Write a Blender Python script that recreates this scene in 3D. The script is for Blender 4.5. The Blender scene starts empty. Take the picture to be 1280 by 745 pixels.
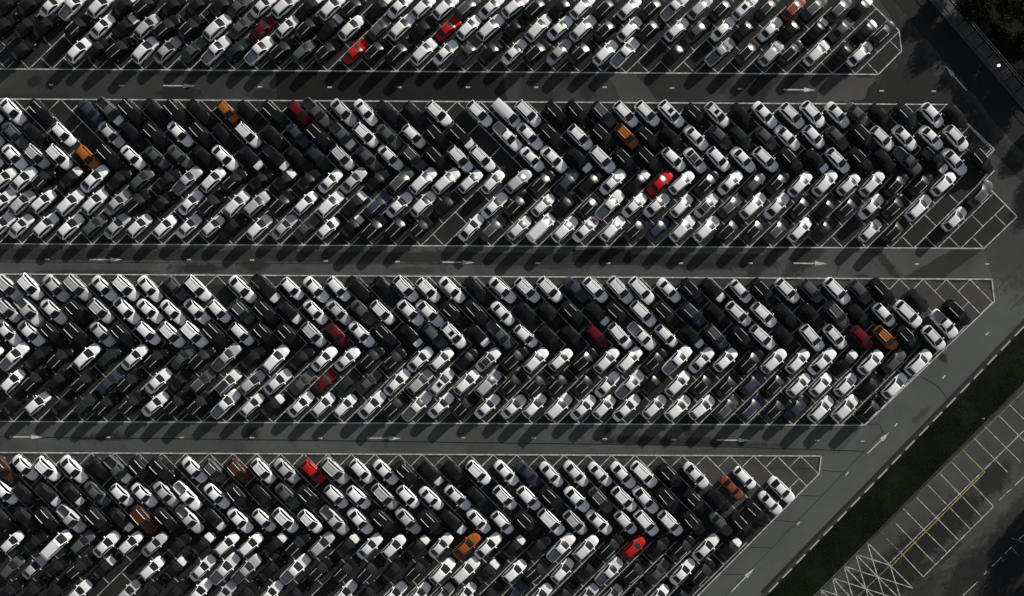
import bpy, math, random
from mathutils import Vector

# ------------------------------------------------------------------ camera, sky, sun, exposure
PPM = 8.0                      # photograph pixels per metre on the ground
FPX = 1000.0                   # focal length in photograph pixels
CAM_H = FPX / PPM
SUN_EL = math.radians(14.0)
SUN_AZ = math.radians(43.5)    # clockwise from +Y (top of the picture)

scene = bpy.context.scene
cam_data = bpy.data.cameras.new("camera")
cam_data.sensor_width = 36.0
cam_data.lens = FPX / 1280.0 * 36.0
cam_data.clip_start = 1.0
cam_data.clip_end = 5000.0
cam = bpy.data.objects.new("camera", cam_data)
scene.collection.objects.link(cam)
cam.location = (0.0, 0.0, CAM_H)
scene.camera = cam

world = bpy.data.worlds.new("World")
scene.world = world
world.use_nodes = True
wn = world.node_tree
wn.nodes.clear()
sky = wn.nodes.new("ShaderNodeTexSky")
sky.sky_type = 'NISHITA'
sky.sun_disc = False
sky.sun_elevation = SUN_EL
sky.sun_rotation = SUN_AZ
sky.air_density = 0.8
sky.dust_density = 0.6
bg = wn.nodes.new("ShaderNodeBackground")
bg.inputs["Strength"].default_value = 0.074
wo = wn.nodes.new("ShaderNodeOutputWorld")
hsv = wn.nodes.new("ShaderNodeHueSaturation")      # thin high haze: a paler sky all round
hsv.inputs["Saturation"].default_value = 0.35
wn.links.new(sky.outputs[0], hsv.inputs["Color"])
wn.links.new(hsv.outputs[0], bg.inputs[0])
wn.links.new(bg.outputs[0], wo.inputs[0])

sun_data = bpy.data.lights.new("sun", 'SUN')
sun_data.energy = 4.8
sun_data.angle = math.radians(0.6)
sun_data.color = (1.0, 0.95, 0.88)
sun = bpy.data.objects.new("sun", sun_data)
scene.collection.objects.link(sun)
to_sun = Vector((math.sin(SUN_AZ) * math.cos(SUN_EL), math.cos(SUN_AZ) * math.cos(SUN_EL), math.sin(SUN_EL)))
sun.rotation_euler = to_sun.to_track_quat('Z', 'Y').to_euler()
sun.location = to_sun * 300

vs = scene.view_settings
vs.view_transform = 'Standard'
vs.look = 'None'
vs.exposure = 0.60
vs.gamma = 1.0
vs.use_curve_mapping = False

rnd = random.Random(7)
col = scene.collection


def G(x, y, z=0.0):
    """photograph pixel of a ground point -> metres"""
    return ((x - 640.0) / PPM, (372.5 - y) / PPM, z)


# ------------------------------------------------------------------ materials
def new_mat(name):
    m = bpy.data.materials.new(name)
    m.use_nodes = True
    nt = m.node_tree
    return m, nt, nt.nodes["Principled BSDF"]


def ramp(nt, fac, stops):
    r = nt.nodes.new("ShaderNodeValToRGB")
    el = r.color_ramp.elements
    while len(el) < len(stops):
        el.new(0.5)
    for e, (p, c) in zip(el, stops):
        e.position = p
        e.color = (c, c, c, 1) if isinstance(c, (int, float)) else (*c, 1)
    nt.links.new(fac, r.inputs[0])
    return r.outputs[0]


def noise(nt, scale, detail=4.0, rough=0.55, vec=None, dist=0.0):
    n = nt.nodes.new("ShaderNodeTexNoise")
    n.inputs["Scale"].default_value = scale
    n.inputs["Detail"].default_value = detail
    n.inputs["Roughness"].default_value = rough
    n.inputs["Distortion"].default_value = dist
    if vec is not None:
        nt.links.new(vec, n.inputs["Vector"])
    return n.outputs["Fac"]


def geo_pos(nt):
    return nt.nodes.new("ShaderNodeNewGeometry").outputs["Position"]


def mixc(nt, fac, a, b, mode='MIX'):
    m = nt.nodes.new("ShaderNodeMix")
    m.data_type = 'RGBA'
    m.blend_type = mode
    for sock, v in ((m.inputs[0], fac), (m.inputs[6], a), (m.inputs[7], b)):
        if hasattr(v, "links") or hasattr(v, "is_output"):
            nt.links.new(v, sock)
        else:
            sock.default_value = v if isinstance(v, (int, float)) else (*v, 1)
    return m.outputs[2]


def asphalt(name, c, blotch=0.45, stain=0.5, tint=(0.93, 1.0, 0.93)):
    m, nt, b = new_mat(name)
    p = geo_pos(nt)
    base = tuple(c * t for t in tint)
    dark = tuple(v * (1 - blotch) for v in base)
    lite = tuple(v * (1 + blotch * 0.5) for v in base)
    big = ramp(nt, noise(nt, 0.11, 5, 0.62, p, 0.6), [(0.33, 0.0), (0.66, 1.0)])
    c1 = mixc(nt, big, dark, lite)
    fine = ramp(nt, noise(nt, 7.0, 3, 0.7, p), [(0.25, 0.72), (0.75, 1.25)])
    c2 = mixc(nt, 1.0, c1, fine, 'MULTIPLY')
    spots = ramp(nt, noise(nt, 0.55, 3, 0.5, p, 0.3), [(0.60, 0.0), (0.70, stain)])
    c3 = mixc(nt, spots, c2, tuple(v * 0.35 for v in base))
    nt.links.new(c3, b.inputs["Base Color"])
    b.inputs["Roughness"].default_value = 0.92
    b.inputs["Specular IOR Level"].default_value = 0.25
    bump = nt.nodes.new("ShaderNodeBump")
    bump.inputs["Strength"].default_value = 0.35
    bump.inputs["Distance"].default_value = 0.03
    nt.links.new(noise(nt, 9.0, 2, 0.7, p), bump.inputs["Height"])
    nt.links.new(bump.outputs[0], b.inputs["Normal"])
    return m


def stained_shaded(name, c, stains_shade, dark=0.22, blotch=0.3, stain=0.3):
    """asphalt with dark marks and painted shade, listed as stains: (x px, y px, half length m, half width m, angle deg, strength)"""
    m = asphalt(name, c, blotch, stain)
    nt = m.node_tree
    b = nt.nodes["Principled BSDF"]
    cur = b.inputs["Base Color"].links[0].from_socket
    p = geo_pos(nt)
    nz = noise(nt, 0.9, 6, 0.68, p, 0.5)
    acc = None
    for x, y, rx, ry, ang, st in stains_shade:
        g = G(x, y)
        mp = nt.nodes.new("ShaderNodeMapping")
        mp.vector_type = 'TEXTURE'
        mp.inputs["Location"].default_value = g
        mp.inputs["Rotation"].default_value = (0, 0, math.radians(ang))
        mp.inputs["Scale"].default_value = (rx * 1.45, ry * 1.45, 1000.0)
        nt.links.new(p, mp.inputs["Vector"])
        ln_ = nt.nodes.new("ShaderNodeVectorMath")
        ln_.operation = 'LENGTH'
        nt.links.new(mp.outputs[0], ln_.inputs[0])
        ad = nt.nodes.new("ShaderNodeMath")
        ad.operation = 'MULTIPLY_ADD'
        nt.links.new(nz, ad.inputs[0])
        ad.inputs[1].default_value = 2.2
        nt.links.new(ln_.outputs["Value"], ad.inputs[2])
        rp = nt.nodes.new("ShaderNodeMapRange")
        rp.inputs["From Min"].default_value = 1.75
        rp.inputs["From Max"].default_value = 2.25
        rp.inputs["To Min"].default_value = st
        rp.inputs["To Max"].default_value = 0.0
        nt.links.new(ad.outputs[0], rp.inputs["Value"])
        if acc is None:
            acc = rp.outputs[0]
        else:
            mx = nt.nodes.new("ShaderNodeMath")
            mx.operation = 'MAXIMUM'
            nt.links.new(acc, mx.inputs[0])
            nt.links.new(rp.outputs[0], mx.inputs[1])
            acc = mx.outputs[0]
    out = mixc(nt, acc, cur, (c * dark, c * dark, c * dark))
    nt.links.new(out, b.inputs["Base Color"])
    return m


def paint_line(name, c, wear=0.4):
    m, nt, b = new_mat(name)
    p = geo_pos(nt)
    w = ramp(nt, noise(nt, 1.3, 5, 0.7, p), [(0.40, 0.0), (0.62, wear)])
    cc = mixc(nt, w, c, (0.06, 0.063, 0.06))
    fine = ramp(nt, noise(nt, 14.0, 2, 0.6, p), [(0.2, 0.75), (0.7, 1.05)])
    nt.links.new(mixc(nt, 1.0, cc, fine, 'MULTIPLY'), b.inputs["Base Color"])
    b.inputs["Roughness"].default_value = 0.85
    b.inputs["Specular IOR Level"].default_value = 0.2
    return m


def plain(name, c, rough=0.6, metal=0.0, spec=0.5, var=0.15, vscale=3.0):
    m, nt, b = new_mat(name)
    n = ramp(nt, noise(nt, vscale, 4, 0.6, geo_pos(nt)), [(0.3, 1 - var), (0.7, 1 + var)])
    nt.links.new(mixc(nt, 1.0, c, n, 'MULTIPLY'), b.inputs["Base Color"])
    b.inputs["Roughness"].default_value = rough
    b.inputs["Metallic"].default_value = metal
    b.inputs["Specular IOR Level"].default_value = spec
    return m


def car_paint():
    m, nt, b = new_mat("car_paint")
    oi = nt.nodes.new("ShaderNodeObjectInfo")
    p = geo_pos(nt)
    dust = ramp(nt, noise(nt, 2.3, 5, 0.65, p), [(0.35, 0.0), (0.80, 0.035)])
    c = mixc(nt, dust, oi.outputs["Color"], (0.16, 0.155, 0.145))
    nt.links.new(c, b.inputs["Base Color"])
    b.inputs["Roughness"].default_value = 0.42
    b.inputs["Specular IOR Level"].default_value = 0.10
    b.inputs["Coat Weight"].default_value = 0.14
    b.inputs["Coat Roughness"].default_value = 0.18
    return m


M = {}
M["paint"] = car_paint()
M["glass"] = plain("tinted_glass", (0.008, 0.009, 0.010), 0.24, 0.0, 0.26, 0.1)
M["tyre"] = plain("tyre_rubber", (0.018, 0.018, 0.018), 0.85, 0, 0.3)
M["rim"] = plain("wheel_alloy", (0.45, 0.45, 0.46), 0.35, 0.8)
M["trim"] = plain("black_plastic_trim", (0.015, 0.015, 0.016), 0.6)
M["rail"] = plain("roof_rail_aluminium", (0.78, 0.78, 0.78), 0.35, 0.15)
M["lamp_clear"] = plain("headlight_lens", (0.55, 0.56, 0.58), 0.15, 0.2)
M["lamp_red"] = plain("taillight_lens", (0.30, 0.01, 0.01), 0.2)
M["bed"] = plain("cargo_bed_liner", (0.05, 0.05, 0.052), 0.7, 0, 0.3, 0.25, 2.0)
M["pale"] = plain("pale_silver_panel", (0.66, 0.66, 0.67), 0.35, 0.0, 0.5, 0.05)
M["red_decal"] = plain("red_decal", (0.20, 0.006, 0.015), 0.4)
M["line"] = paint_line("white_line_paint", (0.62, 0.62, 0.60), 0.8)
M["line_bold"] = paint_line("white_road_paint", (0.62, 0.62, 0.60), 0.6)
M["line_faint"] = paint_line("faded_line_paint", (0.30, 0.30, 0.29), 0.9)
M["yellow"] = paint_line("yellow_line_paint", (0.42, 0.37, 0.05), 0.6)
M["seam"] = plain("tar_seam_kerb_shade", (0.012, 0.013, 0.012), 0.7, 0, 0.3)
M["a_ground"] = asphalt("asphalt_ground", 0.050, 0.30, 0.25)
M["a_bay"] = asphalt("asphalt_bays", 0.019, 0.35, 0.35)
M["a_road"] = stained_shaded("asphalt_lane", 0.043, [(43, 102, 0.9, 0.7, 0, 1), (225, 116, 2.6, 0.8, 0, .9), (285, 93, 9, .3, 0, .7), (20, 121, 6, .4, 0, .5), (330, 118, 1.5, .8, 0, .8),
    (735, 110, 1.0, 1.6, 0, .8), (715, 98, 1.5, .8, 20, .7), (870, 112, 2.5, 1.0, 45, .8), (900, 98, 1.6, 1.6, 0, .8), (945, 112, 4.5, 1.3, 45, .95), (1000, 100, 2.6, 1.2, 45, .9),
    (1052, 122, 3.0, .8, 0, .7), (1085, 112, 3.8, 1.5, -45, .95), (1135, 108, 4.5, 4.0, 45, .95), (1105, 30, 3, 8, 40, .8), (1185, 140, 3, 9, 45, .9), (1225, 190, 3, 10, 45, .8), (1145, 70, 5, .8, -50, .8)], 0.28, 0.35, 0.4)  # wide ones at the right end paint shade into the road colour
M["a_road2"] = stained_shaded("asphalt_lane_pale", 0.074, [(250, 335, 3.2, .55, 0, .95), (315, 330, 1.8, 1.0, 0, .9), (110, 341, 9, .35, 0, .7), (520, 338, 3, .4, 0, .6), (430, 322, 12, .7, 0, .8), (560, 322, 6, .8, 0, .9),
    (690, 331, 7, .5, 0, .6), (640, 325, 8, .6, 0, .85), (800, 326, 10, .6, 0, .85), (900, 329, 7, .8, 0, .95), (960, 322, 4, .8, 45, .9), (1010, 318, 4, 1.2, 45, .9), (1080, 338, 1.6, 1.0, 20, .8),
    (1108, 330, 2.6, .5, -50, .9), (1060, 334, 2.0, .8, 45, .7), (60, 318, 14, .7, 0, .9), (200, 318, 12, .7, 0, .9), (340, 319, 10, .7, 0, .85)], 0.25, 0.35, 0.4)
M["a_road3"] = stained_shaded("asphalt_lane_grey", 0.073, [(120, 553, 4.0, .9, 10, .95), (315, 543, .9, .8, 0, .95), (265, 536, 1.2, .5, 0, .5), (805, 552, 5.5, .75, -2, .95), (875, 553, 5, .6, -3, .9), (760, 540, .5, .7, 0, .9), (920, 557, 5, .4, 0, .7), (860, 537, .6, 1.0, 0, .9)], 0.22, 0.22, 0.25)
M["a_access"] = stained_shaded("asphalt_access_road", 0.092, [(1178, 446, .75, .5, -60, 1.0), (1240, 300, 4, 10, 50, .55), (1275, 300, 5, 5, 0, .6), (1150, 520, 1.5, .4, 45, .5)], 0.2, 0.15, 0.1)  # wide ones paint the fading shade at right; first is a small dark oval
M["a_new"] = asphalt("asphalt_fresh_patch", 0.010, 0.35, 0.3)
M["a_mid"] = asphalt("asphalt_mid_patch", 0.028, 0.35, 0.4)
M["a_pale"] = asphalt("asphalt_pale_patch", 0.070, 0.25, 0.2, (1.0, 1.0, 0.94))
M["a_lower"] = stained_shaded("asphalt_lower_lot", 0.063, [(1165, 672, 6.5, 1.6, 43, .95), (1195, 645, 4.0, 1.8, 43, .95), (1130, 690, 3.5, 1.5, 43, .85), (1110, 725, 5, 2.4, 20, .95), (1240, 600, 2.6, 1.5, 43, .85),  # most of these paint blurred tree shade into the asphalt colour
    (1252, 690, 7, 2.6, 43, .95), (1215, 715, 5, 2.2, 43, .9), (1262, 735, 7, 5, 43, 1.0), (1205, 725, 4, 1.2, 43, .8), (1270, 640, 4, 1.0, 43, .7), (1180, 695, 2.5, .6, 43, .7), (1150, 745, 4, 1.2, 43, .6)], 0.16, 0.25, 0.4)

# ------------------------------------------------------------------ mesh helpers
def make_mesh(name, verts, faces, mats, fmat=None, smooth=False):
    me = bpy.data.meshes.new(name)
    me.from_pydata(verts, [], faces)
    for mt in mats:
        me.materials.append(mt)
    if fmat:
        for p, i in zip(me.polygons, fmat):
            p.material_index = i
    if smooth:
        me.polygons.foreach_set("use_smooth", [True] * len(me.polygons))
    me.update()
    return me


def link(name, me, parent=None, loc=None):
    o = bpy.data.objects.new(name, me)
    col.objects.link(o)
    if parent is not None:
        o.parent = parent
    if loc is not None:
        o.location = loc
    return o


def structure(o, label=None):
    o["kind"] = "structure"
    if label:
        o["label"] = label
    return o


def thing(o, label, cat, group=None):
    o["label"] = label
    o["category"] = cat
    if group:
        o["group"] = group
    return o


class MB:
    def __init__(s):
        s.v, s.f, s.m = [], [], []

    def add(s, vs_, fs, mi=0):
        k = len(s.v)
        s.v += vs_
        s.f += [tuple(i + k for i in f) for f in fs]
        s.m += [mi] * len(fs)

    def box(s, x0, x1, y0, y1, z0, z1, mi=0):
        s.add([(x0, y0, z0), (x1, y0, z0), (x1, y1, z0), (x0, y1, z0), (x0, y0, z1), (x1, y0, z1), (x1, y1, z1), (x0, y1, z1)],
              [(0, 3, 2, 1), (4, 5, 6, 7), (0, 1, 5, 4), (1, 2, 6, 5), (2, 3, 7, 6), (3, 0, 4, 7)], mi)

    def tube(s, p, q, r0, r1, n=8, mi=0):
        p, q = Vector(p), Vector(q)
        d = (q - p).normalized()
        a = d.orthogonal().normalized()
        b = d.cross(a)
        vs_ = []
        for c, r in ((p, r0), (q, r1)):
            for i in range(n):
                t = 2 * math.pi * i / n
                vs_.append(tuple(c + (a * math.cos(t) + b * math.sin(t)) * r))
        fs = [(i, (i + 1) % n, n + (i + 1) % n, n + i) for i in range(n)]
        fs += [tuple(range(n - 1, -1, -1)), tuple(range(n, 2 * n))]
        s.add(vs_, fs, mi)

    def mesh(s, name, mats, smooth=False):
        return make_mesh(name, s.v, s.f, mats, s.m, smooth)


def sheet(name, pts, z, mat, parent=None, ragged=0.0, seg=1.0):
    """flat polygon from photograph pixels; ragged edges in metres"""
    P = [Vector(G(*p)) for p in pts]
    out = []
    for i, a in enumerate(P):
        b = P[(i + 1) % len(P)]
        n = max(1, int((b - a).length / seg)) if ragged else 1
        for k in range(n):
            q = a.lerp(b, k / n)
            if ragged:
                q += Vector((rnd.uniform(-ragged, ragged), rnd.uniform(-ragged, ragged), 0))
            out.append((q.x, q.y, z))
    me = make_mesh(name, out, [tuple(range(len(out)))], [mat])
    if me.polygons[0].normal.z < 0:
        me.flip_normals()
    return link(name, me, parent)


line_cache = {}


def stripe(name, a, b, width, z, mat, parent):
    """painted stripe between two photograph pixels, width in metres"""
    A, B = Vector(G(*a)), Vector(G(*b))
    d = B - A
    L = d.length
    key = (round(L, 2), round(width, 3), mat.name)
    if key not in line_cache:
        h = width / 2
        line_cache[key] = make_mesh("stripe", [(0, -h, 0), (L, -h, 0), (L, h, 0), (0, h, 0)], [(0, 1, 2, 3)], [mat])
    o = link(name, line_cache[key], parent, (A.x, A.y, z))
    o.rotation_euler = (0, 0, math.atan2(d.y, d.x))
    return o


# ------------------------------------------------------------------ ground and lanes
gm = make_mesh("ground", [(-900, -900, 0), (900, -900, 0), (900, 900, 0), (-900, 900, 0)], [(0, 1, 2, 3)], [M["a_ground"]])
ground = structure(link("ground", gm))

Z1, Z2, Z3, ZB, Z4 = 0.004, 0.007, 0.009, 0.011, 0.015

lane1 = structure(sheet("lane_road", [(-60, 86), (1098, 93.5), (1127, 64), (1124, 38), (1080, -30), (1125, -30), (1290, 150), (1290, 240), (1184, 131), (-60, 123)], Z1, M["a_road"]))
lane2 = structure(sheet("lane_road", [(-60, 304.5), (1230, 311), (1240, 348), (-60, 341.5)], Z1, M["a_road2"]))
lane3 = structure(sheet("lane_road", [(-60, 527), (1081, 532), (1050, 570), (-60, 565)], Z1, M["a_road3"]))
access = structure(sheet("access_road", [(1290, 235), (1290, 394), (1136, 553), (940, 755), (860, 755), (1024, 592), (1027, 570), (1050, 566), (1081, 532), (1243, 377), (1240, 348), (1230, 311), (1272, 271)], 0.0055, M["a_access"]))

def patch(parent, pts, mat, z=Z2, ragged=0.15):
    return sheet("asphalt_patch", pts, z, M[mat], parent, ragged)

patch(lane1, [(344, 90), (629, 91.5), (634, 126), (346, 124)], "a_new", Z2, 0.03)
patch(lane1, [(652, 92), (682, 92), (690, 100), (690, 126), (648, 126)], "a_mid")
patch(lane1, [(760, 93), (795, 93), (822, 127), (777, 127)], "a_pale")
patch(lane1, [(797, 93), (888, 94), (900, 108), (880, 127), (824, 127)], "a_mid", Z2, 0.3)
patch(lane1, [(1040, 96), (1098, 96), (1075, 128), (1016, 128)], "a_pale", Z2, 0.4)
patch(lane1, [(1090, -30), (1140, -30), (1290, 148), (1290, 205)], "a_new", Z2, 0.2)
patch(lane2, [(-60, 312.5), (330, 314), (620, 316), (960, 318), (955, 328), (620, 328), (330, 326), (-60, 324)], "a_mid", Z2, 0.14)
patch(lane2, [(716, 312), (788, 312), (788, 328), (716, 328)], "a_new", Z3, 0.05)
patch(lane2, [(1045, 314), (1075, 314), (1105, 346), (1050, 344)], "a_pale", Z3, 0.4)
patch(lane2, [(1190, 312), (1228, 312), (1180, 347), (1130, 347)], "a_mid", Z3, 0.1)
patch(lane3, [(-60, 549), (430, 552.5), (1040, 559), (1040, 568), (-60, 563)], "a_road2", Z2, 0.03)

def seam(parent, pts, w=0.10, z=Z4):
    for a, b in zip(pts[:-1], pts[1:]):
        stripe("tar_seam_kerb_shade", a, b, w, z, M["seam"], parent)

seam(lane3, [(-60, 545.5), (140, 547.5), (430, 551), (850, 556.5), (1080, 564)], 0.16)
seam(lane2, [(-60, 327), (300, 329), (960, 331)], 0.07)
seam(lane1, [(344.5, 90), (346, 124)], 0.08)
seam(lane1, [(690, 93), (689, 126)], 0.08)
seam(lane1, [(796, 93), (823, 127)], 0.10)
for pts in ([(1027, 586), (960, 585)], [(1055, 590), (1027, 588)], [(1025, 620), (995, 619)], [(996, 652), (960, 650)], [(964, 685), (935, 684)], [(935, 718), (905, 718)],
            [(1106, 538), (1085, 559), (1027, 620), (960, 690), (903, 748)], [(1150, 470), (1172, 482), (1200, 520)], [(1083, 530), (1100, 531), (1104, 543)],
            [(1290, 318), (1240, 368)], [(1300, 350), (1262, 388)]):
    seam(access, pts, 0.09)
seam(access, [(1286, 395), (1152, 535), (952, 741)], 0.55)  # wide dark strip paints the verge kerb's gutter and its shade

# lane dashes and arrows
def dash(parent, x, y, ang=0.0, L=5.5, w=0.22):
    c, s = math.cos(ang), math.sin(ang)
    return stripe("lane_dash", (x - c * L / 2, y - s * L / 2), (x + c * L / 2, y + s * L / 2), w, Z4 + 0.004, M["line_bold"], parent)

def arrow(parent, tail, tip):
    A, B = Vector(G(*tail)), Vector(G(*tip))
    d = (B - A)
    L = d.length
    hl = L * 0.36
    v = [(0, -0.10, 0), (L - hl, -0.10, 0), (L - hl, -0.34, 0), (L, 0, 0), (L - hl, 0.34, 0), (L - hl, 0.10, 0), (0, 0.10, 0)]
    me = make_mesh("direction_arrow", v, [tuple(range(7))], [M["line_bold"]])
    o = link("direction_arrow", me, parent, (A.x, A.y, Z4 + 0.004))
    o.rotation_euler = (0, 0, math.atan2(d.y, d.x))

for x, y in ((64, 106), (152, 107), (325, 108.5), (412, 109), (499, 109), (585, 109), (670, 109), (756, 109), (840, 110), (925, 111), (1102, 113.5), (1167, 114)):
    dash(lane1, x, y)
for x, y in ((59, 324), (236, 324.5), (315, 325), (407, 326), (497, 327), (672, 329), (760, 329), (851, 329), (938, 329), (1146, 330), (1234, 330)):
    dash(lane2, x, y)
for x, y in ((135, 546.5), (227, 547), (315, 547), (400, 547.5), (579, 547), (667, 547.5), (756, 548.5), (842, 549.5), (1021, 550.5)):
    dash(lane3, x, y)
arrow(lane1, (204, 107), (244, 107.3)); arrow(lane1, (979, 112), (1020, 112.5)); arrow(lane1, (1208, 113), (1182, 83))
arrow(lane2, (112, 324.4), (153, 324.6)); arrow(lane2, (553, 327.6), (593, 328.2)); arrow(lane2, (992, 329), (1034, 329.6))
arrow(lane3, (12, 546), (54, 546.4)); arrow(lane3, (459, 547.5), (501, 548)); arrow(lane3, (896, 550), (938, 550.4))
arrow(access, (1084, 567), (1112, 540)); arrow(access, (914, 740), (943, 710))
D45 = -math.radians(45.5)
for x, y in ((1234, 417), (1180, 471), (1120, 531), (1059, 592), (998, 654)):
    dash(access, x, y, D45)
dash(access, 1079, 551.5, 0, 5)

# ------------------------------------------------------------------ parking blocks: bay sheets and painted lines
def inside(p, poly):
    x, y = p
    r = False
    j = len(poly) - 1
    for i in range(len(poly)):
        xi, yi = poly[i]
        xj, yj = poly[j]
        if (yi > y) != (yj > y) and x < (xj - xi) * (y - yi) / (yj - yi) + xi:
            r = not r
        j = i
    return r

P1 = [(-60, -45), (-60, 85.7), (1098, 93), (1127, 63.6), (1123.8, 38.5), (1038, -45)]
P2 = [(-60, 123.2), (1184.8, 130.6), (1243, 187), (1230, 200), (1243, 213), (1229, 227.6), (1271.6, 271), (1229.8, 310.4), (-60, 304.3)]
P3 = [(-60, 342), (1239.7, 349), (1243, 376.6), (1081, 531.5), (-60, 526.5)]
P4 = [(-60, 565.4), (1026.6, 570), (1024, 592), (822, 795), (-60, 795)]
LBAY = 39.5
blocks = []
for nm, P in (("top", P1), ("second", P2), ("third", P3), ("bottom", P4)):
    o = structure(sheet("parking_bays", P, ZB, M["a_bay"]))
    blocks.append(o)

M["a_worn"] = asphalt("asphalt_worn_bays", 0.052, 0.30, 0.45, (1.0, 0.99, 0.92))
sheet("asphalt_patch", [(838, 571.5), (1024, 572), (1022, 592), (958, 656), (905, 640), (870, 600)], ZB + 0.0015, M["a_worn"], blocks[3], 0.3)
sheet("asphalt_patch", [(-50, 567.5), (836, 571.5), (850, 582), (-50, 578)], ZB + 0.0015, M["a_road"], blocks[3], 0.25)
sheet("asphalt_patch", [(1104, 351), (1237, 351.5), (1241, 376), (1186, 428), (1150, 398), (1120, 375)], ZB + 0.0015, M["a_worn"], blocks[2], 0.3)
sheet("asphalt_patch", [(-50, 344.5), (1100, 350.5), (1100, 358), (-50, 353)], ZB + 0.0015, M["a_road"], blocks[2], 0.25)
ZL = Z4 + 0.004
def outline(parent, pts, w=0.17):
    for a, b in zip(pts[:-1], pts[1:]):
        stripe("border_line", a, b, w, ZL + 0.004, M["line_bold"], parent)

outline(blocks[0], [(-10, 86.1), (1098, 93), (1127, 63.6), (1123.8, 38.5), (1070, -14)])
outline(blocks[1], [(-10, 123.6), (1184.8, 130.6), (1243, 187), (1230, 200)])
outline(blocks[1], [(1243, 213), (1229, 227.6), (1271.6, 271), (1229.8, 310.4), (-10, 304.7)])
outline(blocks[2], [(-10, 342.4), (1239.7, 349), (1243, 376.6), (1081, 531.5), (-10, 526.7)])
outline(blocks[3], [(-10, 565.6), (1026.6, 570), (1024, 592), (860, 757)])

def lattice(parent, poly, x0, y0, slope, pitch, k0, k1, up):
    """file lines and bay separators; up: vertices on the upper border, files run down to the right"""
    t = math.atan(slope)
    sg = 1 if up else -1
    ang = (math.radians(45.2) if up else -math.radians(44.8)) + t
    u = (math.cos(ang), math.sin(ang))
    W = pitch * math.sin(math.radians(45))
    w = (-math.cos(math.radians(45)), sg * math.sin(math.radians(45)))
    for k in range(k0, k1 + 1):
        vx, vy = x0 + k * pitch, y0 + slope * (x0 + k * pitch)
        n, end = 0, None
        first = None
        for i in range(1, 81):
            q = (vx + u[0] * LBAY * 3 * i / 80, vy + u[1] * LBAY * 3 * i / 80)
            if inside(q, poly):
                if first is None:
                    first = q if i > 2 else (vx, vy)
                end = q
            elif end is not None:
                break
        if end is not None and math.hypot(end[0] - first[0], end[1] - first[1]) > 6:
            stripe("bay_line", first, end, 0.13, ZL, M["line"], parent)
        for r in range(0, 4 if up else 3):
            a = (vx + u[0] * LBAY * r, vy + u[1] * LBAY * r)
            b = (a[0] + w[0] * W, a[1] + w[1] * W)
            mid = ((a[0] + b[0]) / 2, (a[1] + b[1]) / 2)
            q1 = (a[0] * .9 + b[0] * .1, a[1] * .9 + b[1] * .1)
            q2 = (a[0] * .1 + b[0] * .9, a[1] * .1 + b[1] * .9)
            if mid[0] > -6 and inside(q1, poly) and inside(q2, poly) and mid[1] < 750 and mid[1] > -4:
                stripe("bay_separator", a, b, 0.12, ZL + 0.002, M["line"], parent)

# x0 of a border vertex, y of the border at x = 0, slope, pitch
lattice(blocks[0], P1, 94.0, 85.8, 0.0063, 28.69, -6, 35, False)
lattice(blocks[1], P2, 75.5, 123.3, 0.0058, 29.163, -6, 39, True)
lattice(blocks[1], P2, 27.9, 304.4, 0.0052, 29.32, -5, 41, False)
lattice(blocks[2], P3, 212.3, 342.8, 0.0055, 29.42, -11, 35, True)
lattice(blocks[2], P3, 17.2, 526.8, 0.0046, 29.52, -5, 36, False)
lattice(blocks[3], P4, 25.4, 565.6, 0.0043, 29.56, -5, 33, True)
lattice(blocks[3], P4, 20.0, 745.0 + 12, 0.005, 29.6, -5, 29, False)

# ------------------------------------------------------------------ cars: one prototype mesh set for each body style
def lerp(a, b, t):
    return a + (b - a) * t


def curve(pts, x):
    if x <= pts[0][0]:
        return pts[0][1]
    for (a, va), (b, vb) in zip(pts[:-1], pts[1:]):
        if x <= b:
            t = (x - a) / (b - a)
            return lerp(va, vb, t)
    return pts[-1][1]


def grid_faces(n, m, flip=False):
    f = []
    for i in range(n - 1):
        for j in range(m - 1):
            q = (i * m + j, (i + 1) * m + j, (i + 1) * m + j + 1, i * m + j + 1)
            f.append(q[::-1] if flip else q)
    return f


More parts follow.
